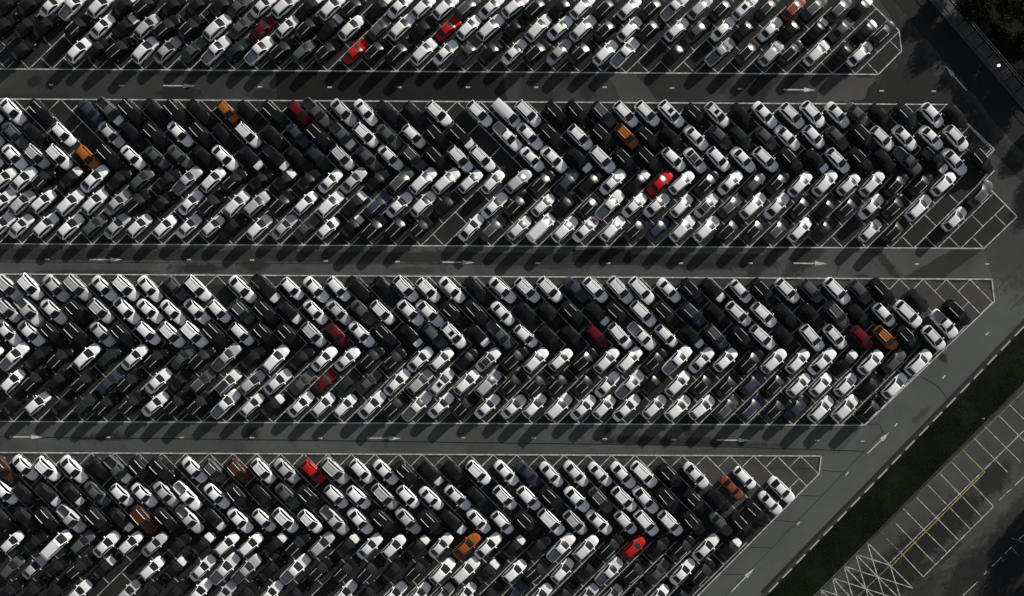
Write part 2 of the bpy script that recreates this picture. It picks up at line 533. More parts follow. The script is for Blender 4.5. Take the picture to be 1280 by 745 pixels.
class CarShape:
    def __init__(s, L, W, zr, top, xw, xf, xr, xb, zb, wr=0.73, zlow=0.24, bed=None, blunt=0.0):
        s.L, s.W, s.zr, s.top, s.xw, s.xf, s.xr, s.xb, s.zb, s.wr, s.zlow, s.bed, s.blunt = L, W, zr, top, xw, xf, xr, xb, zb, wr, zlow, bed, blunt
        s.ts = [-1.0, -.985, -.96, -.92, -.85, -.75, -.62, -.48, -.3, -.1, .1, .3, .45, .58, .7, .8, .88, .93, .965, .988, 1.0]
        if bed:
            s.ts = sorted(set(s.ts + [bed[0], bed[1]]))

    # --- lower body
    def ring(s, t):
        hw = s.W / 2 * (1 - (0.06 - 0.03 * s.blunt) * t * t - (0.20 - 0.09 * s.blunt) * abs(t) ** 7)
        zt = curve(s.top, t)
        zb = s.zlow + 0.10 * max(0, abs(t) - 0.8) / 0.2
        zs = zt - 0.05
        x = t * s.L / 2
        prof = [(0.88, zb), (0.975, zb + 0.10), (1.0, lerp(zb, zs, .5)), (0.99, lerp(zb, zs, .85)), (0.945, zs), (0.80, zt - 0.012), (0.42, zt), (0.0, zt + 0.012)]
        bow = (0.16 if t > 0 else -0.10) * abs(t) ** 5
        out = []
        for k, (f, z) in enumerate(prof):
            y = hw * f
            out.append((x + bow * (1 - f * f) - (bow * 0.4), y, z))
        left = [(p[0], -p[1], p[2]) for p in out[:-1]]
        return left + [out[-1]] + out[:-1][::-1]      # -y .. +y, 15 points

    def body_point(s, t, j):
        r = s.ring(t)
        k = min(int(j), len(r) - 2)
        a, b = Vector(r[k]), Vector(r[k + 1])
        return a.lerp(b, j - k)

    # --- greenhouse
    def top_point(s, a, q):
        wb = s.W / 2 * 0.92
        wr = s.W / 2 * s.wr
        bow = 0.0
        if a < 1:
            x = lerp(s.xb, s.xr, a)
            h = lerp(s.zb, s.zr, a) + 0.05 * math.sin(math.pi * a)
            bow = -0.09 * (1 - a)
        elif a <= 2:
            x = lerp(s.xr, s.xf, a - 1)
            h = s.zr + 0.035 * math.sin(math.pi * (a - 1))
        else:
            b = a - 2
            x = lerp(s.xf, s.xw, b)
            h = lerp(s.zr, s.zb, b) + 0.03 * math.sin(math.pi * b)
            bow = 0.14 * b
        hf = max(0, min(1, (h - s.zb) / (s.zr - s.zb)))
        wt = lerp(wb, wr, hf)
        if 1 <= a <= 2:
            wt *= 1 - 0.04 * (1 - (a - 1)) ** 2
        return Vector((x + bow * (1 - q * q), q * wt, h - 0.045 * abs(q) ** 4 * hf - 0.015 * q * q * hf))

    def side_point(s, a, v, sg):
        p = s.top_point(a, sg)
        base = Vector((p.x, sg * s.W / 2 * 0.93, s.zb - 0.07))
        return base.lerp(p, v)

    def panel(s, fn, us, vs_, off):
        pts = []
        e = 0.01
        for u in us:
            for v in vs_:
                p = fn(u, v)
                n = (fn(u + e, v) - fn(u - e, v)).cross(fn(u, v + e) - fn(u, v - e))
                n = n.normalized() if n.length > 1e-9 else Vector((0, 0, 1))
                ref = Vector((p.x * 0.3, p.y, p.z - 0.6))
                if n.dot(ref) < 0:
                    n = -n
                pts.append(tuple(p + n * off))
        f = grid_faces(len(us), len(vs_))
        a, b, c = (Vector(pts[i]) for i in f[0][:3])
        if (b - a).cross(c - a).dot(Vector((a.x * 0.3, a.y, a.z - 0.6))) < 0:
            f = [q[::-1] for q in f]
        return pts, f


def lin(a, b, n):
    return [a + (b - a) * i / (n - 1) for i in range(n)]


def build_style(name, S, rails=False, side=(0.35, 2.72), rear_glass=True, wheel_r=0.33, wx=(-0.60, 0.62), roof_black=False):
    """returns list of (part name, mesh, location)"""
    parts = []
    mb = MB()
    rings = [S.ring(t) for t in S.ts]
    n, m = len(rings), len(rings[0])
    v = [p for r in rings for p in r]
    fs = grid_faces(n, m)
    if S.bed:
        keep = []
        for i in range(n - 1):
            tc = (S.ts[i] + S.ts[i + 1]) / 2
            for j in range(m - 1):
                if S.bed[0] < tc < S.bed[1] and 5 <= j <= 8:
                    continue
                keep.append(fs[i * (m - 1) + j])
        fs = keep
    fs = [q[::-1] for q in fs]
    mb.add(v, fs, 0)
    mb.f.append(tuple(range(0, m))); mb.m.append(0)
    mb.f.append(tuple(range(n * m - 1, (n - 1) * m - 1, -1))); mb.m.append(0)
    # orientation check: hood faces must look up
    # greenhouse shell
    As = [0, .33, .66, .9, 1.0, 1.12, 1.33, 1.66, 1.88, 2.0, 2.1, 2.4, 2.7, 3.0]
    Q = [-1, -.85, -.5, 0, .5, .85, 1]
    tv = [tuple(S.top_point(a, q)) for a in As for q in Q]
    mb.add(tv, grid_faces(len(As), len(Q), True), 0)
    for sg in (-1, 1):
        sv = [tuple(S.side_point(a, k, sg)) for a in As for k in (0, 1)]
        mb.add(sv, grid_faces(len(As), 2, sg > 0), 0)
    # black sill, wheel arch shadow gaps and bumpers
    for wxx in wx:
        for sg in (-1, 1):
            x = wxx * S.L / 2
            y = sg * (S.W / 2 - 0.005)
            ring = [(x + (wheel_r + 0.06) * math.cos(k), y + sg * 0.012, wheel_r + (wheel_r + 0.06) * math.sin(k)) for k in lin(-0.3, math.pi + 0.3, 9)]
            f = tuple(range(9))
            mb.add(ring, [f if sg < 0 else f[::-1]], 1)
    # shut line between bonnet and windscreen, grille
    g = S.L / 2
    mb.box(g - 0.06, g + 0.075, -S.W * 0.22, S.W * 0.22, 0.42, 0.56, 1)
    mb.box(-g - 0.03, -g + 0.1, -S.W * 0.15, S.W * 0.15, 0.52, 0.62, 1)
    parts.append(("body", mb.mesh(name + "_body", [M["paint"], M["trim"]], True), None))
    # glass
    p, f = S.panel(lambda a, q: S.top_point(a, q), lin(2.07, 2.96, 5), lin(-.90, .90, 7), 0.012)
    parts.append(("windshield", make_mesh(name + "_windshield", p, f, [M["glass"]], None, True), None))
    if rear_glass:
        p, f = S.panel(lambda a, q: S.top_point(a, q), lin(.10, .92, 4), lin(-.86, .86, 7), 0.012)
        parts.append(("rear_window", make_mesh(name + "_rear_window", p, f, [M["glass"]], None, True), None))
    for sg in (-1, 1):
        p, f = S.panel(lambda a, k, sg=sg: S.side_point(a, k, sg), lin(side[0], side[1], 9), [.16, .52, .88], 0.012)
        parts.append(("side_window", make_mesh(name + "_side_window", p, f, [M["glass"]], None, True), None))
    # mirrors
    for sg in (-1, 1):
        mm = MB()
        x = S.xw - 0.28
        y0, y1 = sg * S.W * 0.455, sg * (S.W / 2 + 0.19)
        prof = [(-.05, -.02), (.06, -.07), (.13, 0.0), (.06, .09), (-.05, .07)]
        vv = [(x + dx * (1.0 if k else .6), yy, S.zb + 0.07 + dz) for k, yy in enumerate((y0, (y0 + 2 * y1) / 3, y1)) for dx, dz in prof]
        ff = [(k * 5 + i, k * 5 + (i + 1) % 5, k * 5 + 5 + (i + 1) % 5, k * 5 + 5 + i) for k in range(2) for i in range(5)] + [(10, 11, 12, 13, 14)]
        if sg < 0:
            ff = [q[::-1] for q in ff]
        mm.add(vv, ff, 0)
        parts.append(("mirror", mm.mesh(name + "_mirror", [M["paint"]], True), None))
    # lights
    for sg in (-1, 1):
        js = (2.6, 4.0) if sg < 0 else (10.0, 11.4)
        for nm, t0, t1, mt in (("headlight", .87, .975, "lamp_clear"), ("taillight", -.985, -.90, "lamp_red")):
            p, f = S.panel(lambda t, j: S.body_point(t, max(0, j)), lin(t0, t1, 3), lin(js[0], js[1], 3), 0.010)
            parts.append((nm, make_mesh(name + "_" + nm, p, f, [M[mt]], None, True), None))
    # wheels
    wm = MB()
    N = 14
    ry = [(wheel_r * .62, -.10), (wheel_r, -.085), (wheel_r, .085), (wheel_r * .93, .105), (wheel_r * .66, .11), (wheel_r * .60, .075), (0.05, .09)]
    vv = [(r * math.cos(2 * math.pi * i / N), y, r * math.sin(2 * math.pi * i / N)) for r, y in ry for i in range(N)]
    for k in range(len(ry) - 1):
        wm.add(vv[k * N:(k + 2) * N], [(i, (i + 1) % N, N + (i + 1) % N, N + i) for i in range(N)], 0 if k < 4 else 1)
    wme = wm.mesh(name + "_wheel", [M["tyre"], M["rim"]])
    for wxx in wx:
        for sg in (-1, 1):
            parts.append(("wheel", wme, (wxx * S.L / 2, sg * (S.W / 2 - 0.10), wheel_r, sg)))
    if rails:
        for sg in (-1, 1):
            rm = MB()
            pts = [S.top_point(a, sg * .90) + Vector((0, sg * 0.0, 0.055 if 1.1 < a < 1.9 else 0.015)) for a in (1.04, 1.14, 1.35, 1.65, 1.86, 1.97)]
            for a, b in zip(pts[:-1], pts[1:]):
                rm.tube(a, b, 0.032, 0.032, 5)
            parts.append(("roof_rail", rm.mesh(name + "_roof_rail", [M["rail"]]), None))
    if S.bed:
        bm = MB()
        x0, x1 = S.bed[0] * S.L / 2 + 0.02, S.bed[1] * S.L / 2 - 0.02
        h = S.W / 2 * 0.755
        zt, z0 = curve(S.top, (S.bed[0] + S.bed[1]) / 2) - 0.02, 0.66
        c = [(x0, -h), (x1, -h), (x1, h), (x0, h)]
        vv = [(x, y, z0) for x, y in c] + [(x, y, zt) for x, y in c]
        bm.add(vv, [(0, 1, 2, 3)] + [((i + 1) % 4, i, i + 4, (i + 1) % 4 + 4) for i in range(4)], 0)
        for k in range(7):
            y = -h * .8 + k * h * .26
            bm.box(x0 + .05, x1 - .05, y - .03, y + .03, z0, z0 + 0.018, 0)
        parts.append(("cargo_bed", bm.mesh(name + "_cargo_bed", [M["bed_paint"]]), None))
    return parts


def extra_panel(name, S, kind):
    if kind == "r":
        p, f = S.panel(lambda a, q: S.top_point(a, q), lin(1.50, 1.86, 3), lin(-.55, .55, 5), 0.014)
        return ("sunroof", make_mesh(name + "_sunroof", p, f, [M["glass"]], None, True))
    if kind == "k":
        p, f = S.panel(lambda a, q: S.top_point(a, q), lin(1.02, 1.98, 7), lin(-.92, .92, 7), 0.010)
        return ("roof_panel", make_mesh(name + "_roof_panel", p, f, [M["trim"]], None, True))
    if kind == "l":
        t0 = S.xw / (S.L / 2) + 0.10
        p, f = S.panel(lambda t, j: S.body_point(t, j), lin(t0, .90, 5), lin(4.6, 9.4, 7), 0.008)
        return ("bonnet", make_mesh(name + "_bonnet", p, f, [M["pale"]], None, True))
    if kind == "x":
        mb = MB()
        for t0, t1, j0, j1 in ((.62, .70, 5.2, 7.0), (.70, .80, 6.4, 8.2), (.78, .86, 5.4, 7.2), (.60, .66, 7.6, 8.8)):
            p, f = S.panel(lambda t, j: S.body_point(t, j), lin(t0, t1, 3), lin(j0, j1, 4), 0.009)
            mb.add(p, f)
        return ("bonnet_emblem", mb.mesh(name + "_bonnet_emblem", [M["red_decal"]]))


# cargo beds take the colour of their own truck, scuffed
m_, nt_, b_ = new_mat("cargo_bed_paint")
oi_ = nt_.nodes.new("ShaderNodeObjectInfo")
sc_ = ramp(nt_, noise(nt_, 2.0, 5, 0.7, geo_pos(nt_)), [(0.3, 0.45), (0.7, 0.75)])
nt_.links.new(mixc(nt_, sc_, oi_.outputs["Color"], (0.10, 0.10, 0.105)), b_.inputs["Base Color"])
b_.inputs["Roughness"].default_value = 0.65
M["bed_paint"] = m_

T_SEDAN = [(-1, .50), (-.985, .74), (-.95, .90), (-.85, .97), (-.55, 1.0), (0, .95), (.35, .96), (.60, .90), (.82, .80), (.93, .70), (.985, .60), (1, .46)]
T_SUV = [(-1, .52), (-.985, .80), (-.96, .98), (-.85, 1.04), (0, 1.03), (.40, 1.05), (.65, 1.01), (.85, .92), (.94, .82), (.985, .70), (1, .50)]
T_HATCH = [(-1, .50), (-.985, .76), (-.95, .93), (-.85, .97), (0, .96), (.42, .98), (.65, .92), (.84, .82), (.94, .71), (.985, .60), (1, .46)]
T_PICK = [(-1, .60), (-.99, .98), (-.96, 1.04), (-.1, 1.05), (.36, 1.06), (.62, 1.03), (.84, .96), (.94, .86), (.985, .72), (1, .52)]
T_VAN = [(-1, .55), (-.985, .95), (-.95, 1.05), (.4, 1.07), (.62, 1.06), (.80, .98), (.92, .84), (.985, .66), (1, .50)]

SHAPES = {
    "s0": CarShape(4.62, 1.84, 1.45, T_SEDAN, 0.95, 0.18, -0.98, -1.72, 0.96, 0.70),
    "s1": CarShape(4.48, 1.80, 1.47, T_SEDAN, 0.92, 0.22, -0.90, -1.58, 0.96, 0.72),
    "s2": CarShape(4.82, 1.88, 1.44, T_SEDAN, 1.02, 0.16, -1.05, -1.95, 0.96, 0.69),
    "u0": CarShape(4.60, 1.90, 1.68, T_SUV, 1.12, 0.22, -1.64, -2.14, 1.04, 0.74),
    "u1": CarShape(4.44, 1.86, 1.64, T_SUV, 1.10, 0.18, -1.45, -2.06, 1.03, 0.73),
    "u2": CarShape(4.76, 1.94, 1.72, T_SUV, 1.12, 0.26, -1.84, -2.22, 1.04, 0.75, blunt=.5),
    "h0": CarShape(4.12, 1.78, 1.50, T_HATCH, 1.02, 0.22, -1.35, -1.88, 0.97, 0.72),
    "h1": CarShape(4.28, 1.80, 1.52, T_HATCH, 1.04, 0.24, -1.50, -1.98, 0.97, 0.73),
    "p0": CarShape(5.30, 1.92, 1.76, T_PICK, 1.22, 0.40, -0.52, -0.78, 1.05, 0.74, 0.30, bed=(-.945, -.31), blunt=.6),
    "v0": CarShape(4.95, 1.92, 1.90, T_VAN, 1.80, 0.92, -2.30, -2.40, 1.07, 0.80, 0.26, blunt=.8),
}
STYLES = {}
EXTRA = {}
for k, S in SHAPES.items():
    kw = {}
    if k[0] == "u":
        kw = dict(rails=True, side=(0.55, 2.72), wheel_r=0.36)
    elif k[0] == "h":
        kw = dict(side=(0.45, 2.72), wheel_r=0.32)
    elif k[0] == "p":
        kw = dict(side=(0.9, 2.70), wheel_r=0.38, wx=(-.56, .64))
    elif k[0] == "v":
        kw = dict(side=(1.82, 2.75), wheel_r=0.34, wx=(-.58, .66), rear_glass=False)
    STYLES[k] = build_style("car_" + {"s": "sedan", "u": "utility", "h": "hatch", "p": "pickup", "v": "van"}[k[0]], S, **kw)
    for e in "rklx":
        if e == "r" and k[0] in "pv":
            continue
        EXTRA[k, e] = extra_panel("car", S, e)

COLOURS = {
    "W": ((0.78, 0.78, 0.78), "white"), "S": ((0.42, 0.425, 0.43), "silver"), "G": ((0.075, 0.080, 0.082), "dark grey"),
    "K": ((0.006, 0.006, 0.007), "black"), "B": ((0.036, 0.044, 0.068), "dark blue"), "T": ((0.016, 0.023, 0.022), "dark green"),
    "R": ((0.44, 0.012, 0.010), "red"), "M": ((0.12, 0.004, 0.011), "dark red"), "O": ((0.32, 0.095, 0.016), "orange"), "D": ((0.075, 0.024, 0.009), "glint-tinted black"), "X": ((0.21, 0.055, 0.025), "copper orange"),  # D paints the orange glints of black cars into their body colour
}
KIND = {"s": ("sedan", "sedan"), "u": ("sport_utility_vehicle", "SUV"), "h": ("hatchback", "hatchback"), "p": ("pickup_truck", "pickup truck"), "v": ("delivery_van", "van")}
FEATURE = {"l": " with pale bonnet", "k": " with black roof", "r": " with sunroof", "x": " with red bonnet emblem"}

# rows: block, row word, apparent height of the row at x = 0, slope, heading (+1 nose up-right, -1 nose down-right), cars as x-position, colour, style[, feature]
ROWS = [
 ("top", "first visible", 6.0, .004, 1, "8Ks 37Ks 65Ws 92Wp 126Wu 156Ksl 182Ku 216Ks 247Ks 277Kh 300Gs 329Ws 357Wu 387Ksl 415Wu 441Ku 474Ksl 500Ws 529Wh 557Wu 584Gu 614Ws 644Wu 670Ku 702Ks 728Wu 757Ku 787Wu 815Ku 843Wp 875Su 902Ku 931Wur 959Tu 992Xu 1018Gu 1049Gu 1076Ksl"),
 ("top", "second visible", 33.0, .004, 1, "5Ks 33Kh 56Ks 98Ku 128Ws 157Ksl 184Sh 208Ku 238Ku 272Wu 302Gs 328Ms 359Wh 384Ku 413Ksl 439Wu 474Gh 502Wu 528Ks 560Rs 586Wu 613Wu 644Ks 673Wu 700Ws 729Wu 757Ku 787Wu 812Ku 846Wu 872Gs 904Ws 931Kh 963Ws 989Ks 1021Ksl 1052Gs 1083Khl 1103,42Ku"),
 ("top", "third visible", 62.0, .004, 1, "28Ks 99Wu 121Kh 149Ku 182Wu 209Ss 242Gs 270Wp 296Ts 324Wp 352Ku 379Gh 408Ku 444Rs 469Ku 498Ku 530Wu 557Ws 585Gp 613Kh 643Ws 671Ku 699Ss 726Ku 757Wu 781Wp 844Ks 900Sp 934Ku 964Su 988Ku 1021Wu 1055Ks 1075Wu"),
 ("second", "first", 138.8, .005, -1, "-13Ws 16Ws 51Ku 113Bs 138Gpl 165Ku 195Ks 221Ku 249Ks 284Oh 311Kh 343Ku 374Mh 396Gp 429Ss 457Ws 486Ks 518Th 548Wu 599Wu 633Wv 660Wu 697Ku 723Ku 754Gu 782Wu 809Wu 839Wur 870Ku 896Wur 928Ks 956Ws 990Wu 1016Wu 1047Ws 1072Gs 1102Ks 1133Tu 1165Wh 1195Kh"),
 ("second", "second", 167.0, .005, -1, "-12Ss 18Gs 43Ks 79Wh 139Ss 166Kh 194Ku 225Ws 252Ku 279Kh 310Wu 341Ks 372Bs 398Ku 428Gpl 457Wu 486Gs 517Wh 547Ku 577Kul 634Wp 662Ws 690Ku 725Wu 754Ku 783Ou 810Ku 840Kh 870Ws 901Gh 927Th 958Gh 984Ws 1017Wh 1047Gh 1079Ku 1102Wu 1131Ws 1164Ws 1195Wu"),
 ("second", "third", 195.4, .005, -1, "-12Ws 18Ws 46Su 74Wu 109Oh 138Ku 166Ws 196Gs 225Gs 256Ks 281Ws 314Ksl 345Kpl 374Ks 397Th 428Su 460Gs 488Ws 517Gu 547Ku 575Wu 603Wu 665Ws 692Ws 724Ksl 753Wu 782Ku 811Ku 842Wh 869Wsk 898Wh 929Ws 957Wu 988Ku 1021Ksl 1047Wu 1075Ku 1107Ks 1134Gp 1168Kpl 1193Ws 1226Ku"),
 ("second", "fourth", 223.4, .0058, 1, "5Wh 29Ws 54Ku 88Ksl 118Ws 147Ks 177Gh 209Ks 234Sp 266Wh 292Ku 325Ks 355Ksl 384Ks 413Ws 442Ss 471Ks 501Gu 529Wu 558Wu 588Wh 616Wh 648Su 677Ku 708Bs 738Kh 766Ws 797Ksl 825Rs 852Wu 883Ku 913Ws 943Gh 972Ku 1000Wu 1031Wu 1061Wh 1090Wu 1120Ku 1151Ku 1179Wu"),
 ("second", "fifth", 252.5, .006, 1, "3Ws 28Sh 54Wh 88Wu 119Wu 147Ss 171Ku 202Ks 238Ws 264Ku 296Wu 321Su 352Ku 382Wh 413Wu 443Ksl 472Bu 499Ws 529Wu 557Ks 618Ws 645Ku 679Wh 705Ks 736Ku 762Wp 793Ws 821Ws 852Wh 883Wsk 913Gu 941Wu 971Ws 1000Ku 1033Ks 1059Ku 1089Ws 1117Ku 1148Wu 1226,242Gu"),
 ("second", "sixth", 282.0, .0052, 1, "2Ws 26Ws 57Wh 88Wu 118Gh 146Ss 174Wh 206Wh 236Ws 266Wh 290Ks 324Wu 355Ss 383Gs 410Wh 440Ksl 467Ku 496Ku 525Ku 589Ws 616Gu 649Wu 676Wv 706Wu 732Wsx 766Wu 794Ku 822Bh 853Wu 883Wu 911Ku 943Ku 971Gu 1000Wh 1029Ts 1088Wh 1118Ku 1193,273.5Wu"),
 ("third", "first", 359.0, .005, -1, "11Su 38Wu 70Ss 97Su 130Ws 157Wu 187Ws 219Gs 247Wu 303Ws 333Kpl 365Wh 395Ws 423Wh 449Ks 482Ks 507Wu 535Wu 565Ws 596Ks 628Ws 659Wu 687Wu 720Bs 744Wu 775Wu 802Wu 836Ws 866Ku 892Ksl 926Wh 954Ku 984Wu 1014Gh 1046Wu 1075Gh 1103Ku 1147.5,376Th"),
 ("third", "second", 388.2, .0048, -1, "10Su 36Spl 67Ws 97Ku 126Su 158Ws 187Ws 216Ws 246Ws 274Wh 303Gu 333Ku 362Ksl 394Ws 423Ss 454Gs 478Wu 513Ws 537Ws 566Ku 596Ku 628Ws 659Ks 687Ks 716Ku 747Ksl 772Ku 804Wu 832Ku 866Bu 897Kh 923Wu 955Wu 982Ks 1015Ks 1046Gu 1074Ks 1105Wh 1135Wu 1180,405Wp 1196,391Ku"),
 ("third", "third", 416.3, .005, -1, "10Ws 39Ws 66Ku 97Ku 128Ss 154Ku 185Wh 215Wu 243Wu 270Ku 302Wh 331Ku 361Ku 392Su 421Ms 452Ws 482Ku 514Ksl 543Gh 567Wur 598Ksl 625Gp 657Wh 687Kh 716Ks 746Mh 775Wu 802Wp 833Wh 865Ksl 895Gu 928Ku 953Wu 982Ks 1015Wu 1044Wu 1077Mh 1107Ou 1134Ku 1167Wu"),
 ("third", "fourth", 446.0, .0052, 1, "-12Wh 18Wp 47Ks 75Ku 109Wu 136Th 168Ws 194Ku 229Gs 252Ku 283Sp 315Ks 345Wu 376Ks 405Ws 434Ws 464Ku 492Ku 525Ws 552Wh 583Kh 610Wsk 643Ku 670Wu 701Wh 730Ku 758Wu 787Wu 818Ku 846Wp 877Ws 907Wh 938Ku 967Wu 997Wu 1028Ws 1057Ksl 1088Wu 1118Gh 1148Wu"),
 ("third", "fifth", 475.8, .0052, 1, "16Wh 43Ku 72Kh 105Ku 138Bs 162Ku 198Ws 225Ks 253Gu 285Wuk 315Su 347Ws 378Gs 405Ms 433Ts 461Gs 496Ws 525Su 552Wur 583Wu 610Su 640Ku 670Ku 698Ku 730Ku 759Ws 787Wp 815Kh 847Wh 878Ku 909Ku 939Bh 969Ku 998Wh 1026Wh 1057Wh 1087Ks 1118Wu"),
 ("third", "sixth", 504.5, .0056, 1, "18Ks 47Wh 78Ks 107Th 131Ku 164Ku 194Ws 220Ku 249Ku 282Wp 315Wh 340Ksl 376Ws 404Wh 431Wh 465Ws 493Ku 521Wp 551Ws 579Ku 609Ws 642Ws 668Wu 698Wu 729Ws 755Wh 783Ws 818Wh 847Wu 877Wu 908Gu 939Bu 969Ku 995Bs 1026Wu 1056Wu 1088Ku"),
 ("bottom", "first", 585.2, .0108, -1, "5Du 31Ws 59Wu 92Ws 124Kh 148Gpl 177Ku 202Ku 243Ws 268Gu 298Du 329Wu 358Ss 391Rh 419Su 452Wh 482Ws 508Ku 540Ksl 570Ks 598Wu 633Ws 661Bs 689Ws 720Ws 750Ws 779Ws 805Wu 838Ku 870Ws 914.8,610Xs 931,597.7Wh 977,612.5Ws"),
 ("bottom", "second", 616.4, .0104, -1, "7Wh 31Kh 60Ksl 92Ksl 121Gs 152Wh 180Ws 207Ss 234Wp 271Ws 298Ku 328Kh 359Gs 387Ku 420Wh 448Wh 481Su 510Wh 539Ws 572Ws 598Ks 631Wu 661Wh 690Ku 721Ws 751Gu 780Wu 807Ws 835Ku 869Ku 898Kh 945,638.7Ku 963,629Ws"),
 ("bottom", "third", 647.5, .008, -1, "3Ks 33Ks 60Ku 89Sp 123Ku 152Ksl 180Du 208Ku 237Sp 268Ksl 300Ws 330Wh 357Wu 388Wu 418Sp 450Ws 480Ku 510Ss 539Ku 567Ksl 598Ws 628Wh 659Ku 689Wu 719Su 749Ws 782Wh 808Wu 838Wu 866Ku 901Gs 928Ku"),
 ("bottom", "fourth", 678.5, .0075, 1, "15Wh 43Ks 72Wv 103Gh 133Ws 163Wh 193Ss 223Ks 253Ksl 283Wh 313Wh 343Ksl 371Ku 402Su 434Ksl 462Ws 492Wu 522Ksl 551Ws 583Os 610Ws 642Ksl 672Ks 701Wp 732Wu 763Ku 792Rh 822Kh 853Ku 882Ws 912Ksl"),
 ("bottom", "fifth", 709.5, .007, 1, "15Gh 43Ss 71Ks 99Ku 130Ksl 190Wh 219Ksl 253Ws 281Wp 308Sp 339Ks 369Wp 400Ku 431Ku 461Ku 492Ks 521Ku 553Wu 582Wu 609Ksl 643Wh 671Ku 703Wh 734Ks 761Wp 793Ku 822Gs 853Ws 878Ku"),
 ("bottom", "sixth", 739.5, .007, 1, "12Ks 41Kh 70Ks 98Ws 160Sh 189Ks 219Ks 249Ws 280Ss 308Ks 338Ws 369Ks 430Ws 460Ks 492Ws 523Wh 553Sh 581Wh 611Ks 642Bs 674Wu 704Ks 733Sh 764Sh 794Ku 822Wh 851Ks"),
]

protos = {}


def place_car(style, pos, head, rgb, label, cat, name, feats, scale):
    parts = STYLES[style]
    root = bpy.data.objects.new(name, parts[0][1])
    col.objects.link(root)
    root.location = pos
    root.rotation_euler = (0, 0, head)
    root.scale = scale
    root.color = (*rgb, 1)
    root["label"] = label
    root["category"] = cat
    root["group"] = "cars parked in the herringbone bays"
    plist = protos.get(style)
    if plist is None:
        plist = []
        for pn, me, loc in parts[1:]:
            o = bpy.data.objects.new(pn, me)
            if loc:
                o.location = loc[:3]
                if loc[3] < 0:
                    o.rotation_euler = (0, 0, math.pi)
            plist.append(o)
        protos[style] = plist
        fresh = True
    else:
        fresh = False
    for pr in plist:
        o = pr if fresh else pr.copy()
        o.parent = root
        o.color = root.color
        col.objects.link(o)
    for fch in feats:
        pn, me = EXTRA[style, fch]
        o = bpy.data.objects.new(pn, me)
        o.parent = root
        col.objects.link(o)
    return root


def ordinal(n):
    if n == 1:
        return "rightmost"
    sfx = "th" if 10 <= n % 100 <= 20 else {1: "st", 2: "nd", 3: "rd"}.get(n % 10, "th")
    return f"{n}{sfx} from the right"


counts = {}
style_pick = {"s": ["s0", "s1", "s2", "s0"], "u": ["u0", "u1", "u2", "u0"], "h": ["h0", "h1"], "p": ["p0"], "v": ["v0"]}
Z_EFF = 0.75 / CAM_H
for bname, rname, y0, slope, hd, txt in ROWS:
    cars = []
    for tok in txt.split():
        i = 0
        while not tok[i].isalpha():
            i += 1
        num, code = tok[:i], tok[i:]
        if "," in num:
            x, y = (float(q) for q in num.split(","))
        else:
            x = float(num)
            y = None
        cars.append((x, y, code))
    cars.sort(key=lambda c: -c[0])
    shown = sorted([c[0] for c in cars if c[0] > -20])
    for n, (x, y, code) in enumerate(cars, 1):
        if y is None:
            y = y0 + slope * x + rnd.uniform(-1.0, 1.0)
        gx = 640 + (x - 640) * (1 - Z_EFF)
        gy = 372.5 + (y - 372.5) * (1 - Z_EFF)
        st_ = rnd.choice(style_pick[code[1]])
        rgb, cw = COLOURS[code[0]]
        k = rnd.uniform(0.80, 1.03)
        rgb = tuple(c * k for c in rgb)
        feats = code[2:]
        nm, kw = KIND[code[1]]
        ft = "".join(FEATURE[f] for f in feats)
        label = f"{cw} {kw}{ft}, {ordinal(n)}, {rname} row of {bname} block"
        ang = (math.radians(44.6) if hd > 0 else -math.radians(45.6)) + math.radians(rnd.gauss(0, 1.5)) - math.radians(0.3)
        sc = rnd.uniform(0.97, 1.03)
        root = place_car(st_, G(gx, gy, Z4), ang, rgb, label, kw, nm, feats, (sc * rnd.uniform(.97, 1.04), sc * rnd.uniform(.93, .97), sc * rnd.uniform(.97, 1.03)))
        counts[kw] = counts.get(kw, 0) + 1
print("CARS", sum(counts.values()), counts)

# ------------------------------------------------------------------ grass verge with painted kerb stones
vg, nt, b = new_mat("verge_soil_and_turf")
p = geo_pos(nt)
c1 = mixc(nt, ramp(nt, noise(nt, 0.16, 6, 0.7, p, 0.4), [(0.35, 0.0), (0.65, 1.0)]), (0.0025, 0.0038, 0.0012), (0.008, 0.012, 0.003))
c2 = mixc(nt, 1.0, c1, ramp(nt, noise(nt, 6.0, 4, 0.7, p), [(0.25, 0.45), (0.75, 1.4)]), 'MULTIPLY')
nt.links.new(c2, b.inputs["Base Color"])
b.inputs["Roughness"].default_value = 0.95
b.inputs["Specular IOR Level"].default_value = 0.1
M["verge"] = vg
M["grass"] = plain("grass_blade", (0.009, 0.016, 0.003), 0.8, 0, 0.2, 0.5, 1.2)
M["kerb_white"] = plain("kerb_white_paint", (0.42, 0.42, 0.40), 0.8, 0, 0.3, 0.15, 4.0)
M["kerb_dark"] = plain("kerb_dark_stone", (0.030, 0.031, 0.030), 0.9, 0, 0.3, 0.3, 4.0)

KA, KB = Vector(G(1274, 414)), Vector(G(1154.5, 538.5))
kd = (KB - KA) / 7.0                       # one painted stone and one bare stone
ku = kd.normalized()
kn = Vector((-ku.y, ku.x, 0))              # towards the lower right
if kn.x < 0:
    kn = -kn
v0, v1 = KA - ku * 6 + kn * 0.12, KA + ku * 66 + kn * 0.12
w0, w1 = Vector(G(1306, 452)), Vector(G(1000, 761))
nx, ny = 90, 10
vv = []
for i in range(nx + 1):
    a = v0.lerp(v1, i / nx)
    c = w0.lerp(w1, i / nx)
    for j in range(ny + 1):
        q = a.lerp(c, j / ny)
        e = math.sin(math.pi * j / ny)
        vv.append((q.x, q.y, 0.05 + e * (0.08 + rnd.uniform(-.015, .02))))
verge = structure(link("verge", make_mesh("verge", vv, grid_faces(nx + 1, ny + 1), [M["verge"]], None, True)))
if verge.data.polygons[0].normal.z < 0:
    verge.data.flip_normals()
gb = MB()
